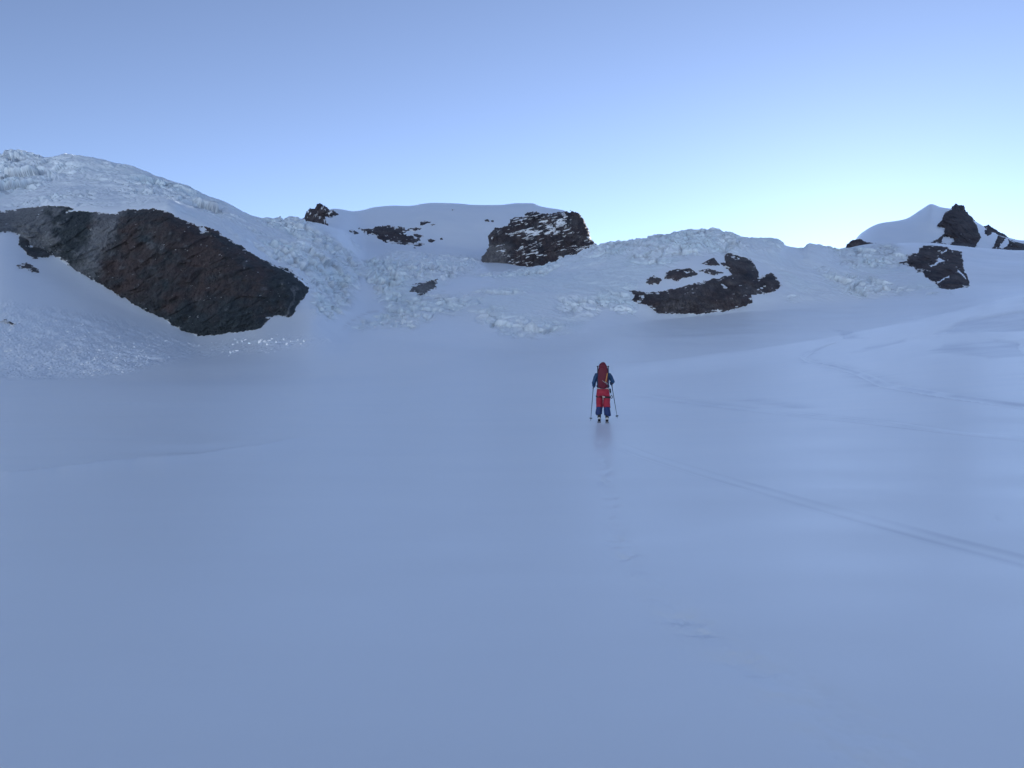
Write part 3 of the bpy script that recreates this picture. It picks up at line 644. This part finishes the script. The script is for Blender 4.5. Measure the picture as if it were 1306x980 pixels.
M_POLE = colour('dark_pole_metal', (0.03, 0.035, 0.05), 0.4, 0.1, 30, 0, 0.5); M_TAN = colour('yellow_axe_shaft', (0.62, 0.30, 0.07), 0.5)
M_SKI = colour('ski_topsheet', (0.10, 0.11, 0.14), 0.35, 0.3, 4, 0); M_GREY = colour('pale_webbing', (0.55, 0.52, 0.48)); M_HAIR = colour('dark_hair', (0.03, 0.02, 0.015))
def loft(bm, rings, seg=20, caps=True, fold=0.0, seed=0, square=0.0):
    """rings: (x,y,z,rx,ry); cross-sections perpendicular to the path; one closed surface"""
    pts = [Vector(r[:3]) for r in rings]; vs = []
    for i, r in enumerate(rings):
        a = pts[max(i-1, 0)]; b = pts[min(i+1, len(pts)-1)]; t = (b-a).normalized()
        if abs(t.y) > 0.93: xa = Vector((1, 0, 0)); ya = t.cross(xa).normalized()
        else: ya = (Vector((0, 1, 0))-t*t.y).normalized(); xa = ya.cross(t).normalized()
        ring_ = []
        for k in range(seg):
            an = 2*math.pi*k/seg; c, s_ = math.cos(an), math.sin(an)
            q = 1/max(abs(c), abs(s_))**square if square else 1
            f = 1+fold*(math.sin(3*an+seed+i*1.7)+0.6*math.sin(5*an-i*2.3+seed*2))
            ring_.append(bm.verts.new(pts[i]+xa*(c*r[3]*q*f)+ya*(s_*r[4]*q*f)))
        vs.append(ring_)
    for A, B in zip(vs[:-1], vs[1:]):
        for k in range(seg): bm.faces.new((A[k], A[(k+1) % seg], B[(k+1) % seg], B[k]))
    if caps: bm.faces.new(vs[0][::-1]); bm.faces.new(vs[-1])
def fig(name, build, mat, parent=None, smooth=True, sub=1):
    bm = bmesh.new(); build(bm); bmesh.ops.recalc_face_normals(bm, faces=bm.faces[:])
    if sub: bmesh.ops.subdivide_edges(bm, edges=bm.edges[:], cuts=1, use_grid_fill=True, smooth=0.4) if sub > 1 else None
    o = bm_obj(name, bm, mat, None, smooth)
    if parent is None: o.matrix_world = FIG.copy()
    else: o.parent = parent
    return o
def box(bm, c, s, bev=0.0):
    g = bmesh.ops.create_cube(bm, size=1)['verts']
    for v in g: v.co = Vector((c[0]+v.co.x*s[0], c[1]+v.co.y*s[1], c[2]+v.co.z*s[2]))
    if bev: bmesh.ops.bevel(bm, geom=list({e for v in g for e in v.link_edges}), offset=bev, segments=2, affect='EDGES')
def tube(bm, pts, r, seg=8): loft(bm, [(*p, r if isinstance(r, float) else r[i], r if isinstance(r, float) else r[i]) for i, p in enumerate(pts)], seg)
HIP = {-1: (-.095, .02, .93), 1: (.095, .02, .93)}; KNEE = {-1: (-.105, .17, .50), 1: (.12, .05, .50)}; ANK = {-1: (-.115, .13, .12), 1: (.125, -.12, .11)}
SHO = {-1: (-.185, .06, 1.44), 1: (.185, .06, 1.44)}; ELB = {-1: (-.275, .02, 1.20), 1: (.295, .0, 1.235)}; WRI = {-1: (-.285, .25, 1.10), 1: (.262, .25, 1.175)}
def body_mesh():
    V = []; E = []; Rr = []
    def add(p, r, par=None):
        V.append(p); Rr.append(r)
        if par is not None: E.append((par, len(V)-1))
        return len(V)-1
    pel = add((0, .02, .97), .13); wa = add((0, .04, 1.10), .12, pel); ch = add((0, .07, 1.30), .14, wa); nb = add((0, .09, 1.45), .08, ch)
    nk = add((0, .12, 1.52), .055, nb); hd = add((0, .15, 1.62), .085, nk); tp = add((0, .16, 1.70), .08, hd)
    for s in (-1, 1):
        h = add(HIP[s], .085, pel); k = add(KNEE[s], .06, h); cf = add(tuple(np.array(KNEE[s])*.6+np.array(ANK[s])*.4+np.array((0, -.02, 0))), .055, k)
        a = add(ANK[s], .04, cf); add((ANK[s][0], ANK[s][1]+.17, .06), .035, a)
        sh = add(SHO[s], .058, nb); el = add(ELB[s], .042, sh); wr = add(WRI[s], .028, el); add(tuple(np.array(WRI[s])+np.array((0, .05, 0))), .03, wr)
    me = bpy.data.meshes.new('b'); me.from_pydata(V, E, []); ob = bpy.data.objects.new('b', me); sc.collection.objects.link(ob)
    sk = ob.modifiers.new('s', 'SKIN'); ob.modifiers.new('u', 'SUBSURF').levels = 2
    for i, v in enumerate(me.skin_vertices[0].data): v.radius = (Rr[i], Rr[i]); v.use_root = i == 0
    dg = bpy.context.evaluated_depsgraph_get(); dg.update(); out = bpy.data.meshes.new_from_object(ob.evaluated_get(dg)); bpy.data.objects.remove(ob)
    out.materials.clear(); out.materials.append(M_SKIN); out.polygons.foreach_set('use_smooth', [True]*len(out.polygons)); out.name = 'person'
    return out
person = bpy.data.objects.new('person', body_mesh()); sc.collection.objects.link(person); person.matrix_world = FIG.copy()
tag(person, 'person in blue jacket and red and blue trousers walking away uphill on skis', 'person')
def nose(bm):
    loft(bm, [(0, .235, 1.66, .012, .012), (0, .258, 1.625, .016, .02), (0, .235, 1.605, .014, .012)], 8)
fig('nose', nose, M_SKIN, person)
fig('chin', lambda bm: loft(bm, [(0, .20, 1.575, .035, .03), (0, .215, 1.55, .028, .024), (0, .20, 1.53, .02, .02)], 10), M_SKIN, person)
for s in (-1, 1): fig('ear', lambda bm, s=s: loft(bm, [(s*.082, .15, 1.655, .01, .02), (s*.09, .145, 1.63, .012, .022), (s*.084, .15, 1.60, .008, .014)], 8), M_SKIN, person)
fig('helmet', lambda bm: loft(bm, [(0, .15, 1.63, .098, .112), (0, .15, 1.67, .106, .125), (0, .15, 1.72, .100, .118), (0, .15, 1.76, .078, .09), (0, .15, 1.782, .04, .046)], 20), M_BLACK, person)
fig('goggles', lambda bm: box(bm, (0, .25, 1.66), (.13, .04, .05), .012), M_BLACK, person)
def jacket(bm):
    loft(bm, [(0, .03, .99, .175, .125), (0, .035, 1.05, .185, .13), (0, .045, 1.18, .185, .135), (0, .06, 1.32, .205, .14), (0, .075, 1.42, .205, .125), (0, .09, 1.475, .13, .10), (0, .11, 1.53, .075, .078), (0, .115, 1.56, .07, .075)], 24, fold=.025)
    for s in (-1, 1):
        a, e, w_ = (np.array(q[s]) for q in (SHO, ELB, WRI)); out = np.array((s*.012, 0, 0))
        P_ = [(a*1.0-np.array((s*.05, 0, -.005)), .075), (a, .078), (a*.66+e*.34+out, .070), (a*.33+e*.67+out, .063), (e+out*.5, .064), (e*.6+w_*.4, .058), (e*.25+w_*.75, .052), (w_, .044)]
        loft(bm, [(*p, r, r) for p, r in P_], 14, fold=.05, seed=s)
fig('jacket', jacket, M_JACKET, person)
def trousers(bm):
    loft(bm, [(0, .02, 1.06, .165, .12), (0, .015, 1.0, .185, .135), (0, .01, .92, .195, .145), (0, .01, .85, .19, .14), (0, .02, .80, .16, .12)], 24, fold=.02)
    for s in (-1, 1):
        h, k = np.array(HIP[s]), np.array(KNEE[s]); st = [(h+np.array((0, 0, -.03)), .108), (h*.7+k*.3, .112), (h*.45+k*.55, .110), (h*.2+k*.8, .108), (k, .112), (k+np.array((s*.002, -.02, -.07)), .106)]
        loft(bm, [(*p, r*.98, r*1.08) for p, r in st], 20, fold=.06, seed=s*2)
trs = fig('trousers', trousers, M_RED, person)
for s in (-1, 1):
    def cuff(bm, s=s):
        k, a = np.array(KNEE[s]), np.array(ANK[s]); z0 = .505 if s > 0 else .49
        loft(bm, [(k[0]-s*.012, k[1], z0+.04, .070, .09), (k[0], k[1]-.005, z0-.02, .095, .103), (k[0]+s*.006, k[1]-.03, .38, .098, .112), (a[0]+s*.012, a[1]+.02, .27, .102, .115), (a[0]+s*.014, a[1]+.01, .225-.02*(s > 0), .104, .115), (a[0]+s*.01, a[1]+.01, .215-.02*(s > 0), .08, .09)], 16, fold=.05, seed=s*3)
    fig('trouser_cuff', cuff, M_BLUE, person)
    def boot(bm, s=s):
        a = ANK[s]; loft(bm, [(a[0], a[1], .31, .052, .065), (a[0], a[1]-.004, .22, .056, .075), (a[0], a[1]-.006, .14, .052, .08), (a[0], a[1]+.0, .09, .05, .085)], 16)
    bt = fig('ski_boot', boot, M_BLACK, person)
    def shell(bm, s=s):
        a = ANK[s]
        loft(bm, [(a[0], a[1]-.095, .085, .035, .035), (a[0], a[1]-.06, .085, .052, .055), (a[0], a[1]+.05, .085, .052, .055), (a[0], a[1]+.13, .07, .054, .042), (a[0], a[1]+.2, .06, .04, .028)], 14)
        box(bm, (a[0]-s*.0, a[1]-.09, .115), (.06, .02, .04), .006)
    fig('boot_shell', shell, M_SHELL, bt)
    def sole(bm, s=s): a = ANK[s]; box(bm, (a[0], a[1]+.05, .04), (.085, .31, .022), .006); box(bm, (a[0], a[1]-.09, .062), (.075, .05, .03), .006)
    fig('boot_sole', sole, M_BLACK, bt)
    for zz_ in (.13, .19, .25): fig('boot_buckle', lambda bm, s=s: box(bm, (ANK[s][0]+s*.055, ANK[s][1]+.02, zz_), (.012, .06, .018), .003), M_METAL, bt)
    def glove(bm, s=s):
        w_ = Vector(WRI[s]); loft(bm, [(w_.x, w_.y-.03, w_.z, .04, .04), (w_.x, w_.y+.0, w_.z, .038, .036), (w_.x, w_.y+.04, w_.z, .03, .044), (w_.x, w_.y+.085, w_.z-.003, .026, .046), (w_.x, w_.y+.10, w_.z-.005, .018, .036)], 12)
        for j, (dz, ln) in enumerate(((.033, .9), (.012, 1.0), (-.011, .95), (-.033, .8))):
            b = Vector((w_.x+s*.012, w_.y+.09, w_.z+dz)); tube(bm, [b, b+Vector((s*-.004, .032*ln, 0)), b+Vector((-s*.03, .042*ln, 0)), b+Vector((-s*.042, .016, 0))], [.0105, .010, .0095, .008])
        b = Vector((w_.x-s*.02, w_.y+.03, w_.z+.02)); tube(bm, [b, b+Vector((-s*.022, .03, .012)), b+Vector((-s*.018, .065, .01))], [.013, .012, .009])
    fig('glove', glove, M_BLACK, person)
harness = fig('harness', lambda bm: loft(bm, [(0, .015, 1.045, .175, .13), (0, .015, 1.045, .196, .15), (0, .015, 1.015, .2, .152), (0, .015, 1.015, .18, .135)], 24), M_GREY, person)
tag(harness, 'thin pale orange waist belt of the climbing harness'); 
for s in (-1, 1):
    h, k = np.array(HIP[s]), np.array(KNEE[s]); c = h*.62+k*.38; 
    fig('leg_loop', lambda bm, c=c, s=s: loft(bm, [(c[0], c[1], c[2]+.03-.012*s, .114, .128), (c[0], c[1], c[2]+.028-.012*s, .122, .137), (c[0], c[1], c[2]-.025-.012*s, .121, .136), (c[0], c[1], c[2]-.028-.012*s, .11, .125)], 18, fold=.01), M_BLACK, harness)
fig('harness_strap', lambda bm: [tube(bm, [(-.005, -.145, .80), (0, -.13, .74), (.004, -.11, .67)], .009), box(bm, (.035, -.15, .765), (.055, .03, .04), .008)], M_GREY, harness)
# gear on the right hip
def gear(bm):
    for (x, y, z, r) in ((.205, .0, .965, .03), (.225, -.02, .925, .035)):
        tube(bm, [(x+r*.5*math.sin(a), y, z+r*math.cos(a)) for a in np.linspace(0, 2*math.pi, 11)], .007, 6)
    tube(bm, [(.215, 0, 1.02), (.225, -.01, .97), (.235, -.02, .90)], .022, 8)
tag(fig('gear_sling', gear, M_BLACK), 'black climbing gear hanging from the right side of the waist belt', 'climbing gear')
def crb(bm): tube(bm, [(.235, -.02, .90), (.25, -.02, .85), (.262, -.02, .80)], .005, 6); tube(bm, [(.262+.028*math.sin(a), -.02, .765+.042*math.cos(a)) for a in np.linspace(0, 2*math.pi, 13)], .011, 6)
tag(fig('carabiner', crb, M_POLE), 'dark carabiner hanging lowest beside the right thigh', 'carabiner')
# backpack
def pack(bm): loft(bm, [(-.0, -.17, 1.065, .115, .085), (.0, -.185, 1.09, .15, .115), (.0, -.20, 1.2, .155, .13), (.0, -.205, 1.36, .155, .135), (.0, -.20, 1.52, .15, .13), (.0, -.19, 1.63, .14, .12), (.0, -.17, 1.69, .12, .105)], 24, fold=.015, square=0.35)
bp = fig('backpack', pack, M_PACK); tag(bp, 'tall dark crimson backpack on the back of the person, hiding the head', 'backpack')
fig('lid', lambda bm: loft(bm, [(-.0, -.17, 1.67, .125, .11), (.0, -.175, 1.71, .135, .125), (.005, -.17, 1.755, .11, .115), (.02, -.165, 1.80, .075, .085), (.03, -.16, 1.825, .04, .05)], 20, fold=.03, square=.2), M_PACK, bp)
for s in (-1, 1):
    fig('side_strap', lambda bm, s=s: [box(bm, (s*.158, -.15, 1.60), (.035, .09, .22), .01), box(bm, (s*.165, -.15, 1.71), (.05, .05, .03), .006)], M_BLACK, bp)
    fig('side_panel', lambda bm, s=s: box(bm, (s*.152, -.16, 1.22), (.03, .12, .30), .01), M_BLACK, bp)
    fig('shoulder_strap', lambda bm, s=s: loft(bm, [(s*.10, -.08, 1.50, .03, .01), (s*.105, .02, 1.545, .03, .01), (s*.11, .13, 1.50, .03, .01), (s*.12, .20, 1.35, .03, .01), (s*.15, .15, 1.15, .02, .01), (s*.16, -.05, 1.10, .015, .01)], 8), M_BLACK, bp)
fig('hip_belt', lambda bm: loft(bm, [(0, .0, 1.125, .18, .15), (0, .0, 1.125, .20, .165), (0, .0, 1.075, .20, .165), (0, .0, 1.075, .18, .15)], 20), M_BLACK, bp)
# ice axe strapped to the pack, head down
def shaft(bm): tube(bm, [(.135, -.335, 1.50), (.11, -.345, 1.36), (.085, -.35, 1.22)], .013)
ax = fig('ice_axe', shaft, M_TAN); tag(ax, 'ice axe with yellow shaft strapped head down on the right of the backpack', 'ice axe')
fig('axe_head', lambda bm: [tube(bm, [(-.02, -.35, 1.275), (.03, -.355, 1.235), (.085, -.355, 1.205), (.12, -.35, 1.195)], [.006, .010, .016, .012]), box(bm, (.125, -.35, 1.17), (.03, .012, .05), .003)], M_METAL, ax)
# poles
for s, hand, tip, lab in ((-1, (-.293, .31, 1.17), (-.385, .50, -.02), 'dark ski pole in the left hand, planted upright on the snow'), (1, (.258, .315, 1.235), (.455, .72, .075), 'dark ski pole in the right hand, angled out with its tip lifted')):
    a, b = Vector(hand), Vector(tip); 
    if s < 0: b.z = 0.0+0.016*.5
    q = lambda t: tuple(a.lerp(b, t))
    p = fig('ski_pole', lambda bm: tube(bm, [q(.08), q(.5), q(1.0)], [.011, .010, .006]), M_POLE); tag(p, lab, 'ski pole')
    fig('grip', lambda bm: tube(bm, [q(-.02), q(0.0), q(.12), q(.14)], [.012, .018, .016, .011]), M_BLACK, p)
    fig('basket', lambda bm: loft(bm, [(*q(.925), .012, .012), (*q(.93), .045, .045), (*q(.94), .048, .048), (*q(.95), .014, .014)], 14), M_BLACK, p)
    fig('wrist_strap', lambda bm: tube(bm, [q(0), tuple(Vector(q(.03))+Vector((0, -.05, .01))), tuple(Vector(q(.08))+Vector((0, -.04, 0))), q(.09)], .006, 6), M_BLACK, p)
# skis with bindings
for s in (-1, 1):
    x0 = ANK[s][0]; off = ANK[s][1]
    def ski(bm):
        n = 30; vs = []
        for i in range(n+1):
            t = i/n; y = -.66+1.70*t+off; wdt = .045+.012*(abs(t-.5)*2)**2; wdt *= min(1, math.sqrt(max(0, (1-t)/.05)) if t > .95 else 1, math.sqrt(t/.02)+.5 if t < .02 else 1); wdt = max(wdt, .008)
            z = .012+(0.0 if t < .88 else ((t-.88)/.12)**2*.09)+.016*y/S; th = .010 if t < .9 else .007
            vs.append([bm.verts.new((x0-wdt, y, z)), bm.verts.new((x0+wdt, y, z)), bm.verts.new((x0+wdt, y, z-th)), bm.verts.new((x0-wdt, y, z-th))])
        for A, B in zip(vs[:-1], vs[1:]):
            for k in range(4): bm.faces.new((A[k], A[(k+1) % 4], B[(k+1) % 4], B[k]))
        bm.faces.new(vs[0][::-1]); bm.faces.new(vs[-1])
    o = fig('ski', ski, M_SKI, smooth=False); tag(o, ('left' if s < 0 else 'right')+' dark touring ski under the '+('left' if s < 0 else 'right')+' boot of the person', 'ski')
    fig('binding', lambda bm: box(bm, (x0, ANK[s][1]+.19, .028), (.07, .09, .03), .006), M_BLACK, o)
    fig('binding', lambda bm: box(bm, (x0, ANK[s][1]-.10, .024), (.06, .07, .026), .005), M_BLACK, o)
    fig('climbing_skin', lambda bm: box(bm, (x0, .2+off, .0035), (.07, 1.3, .004)), M_GREY, o)
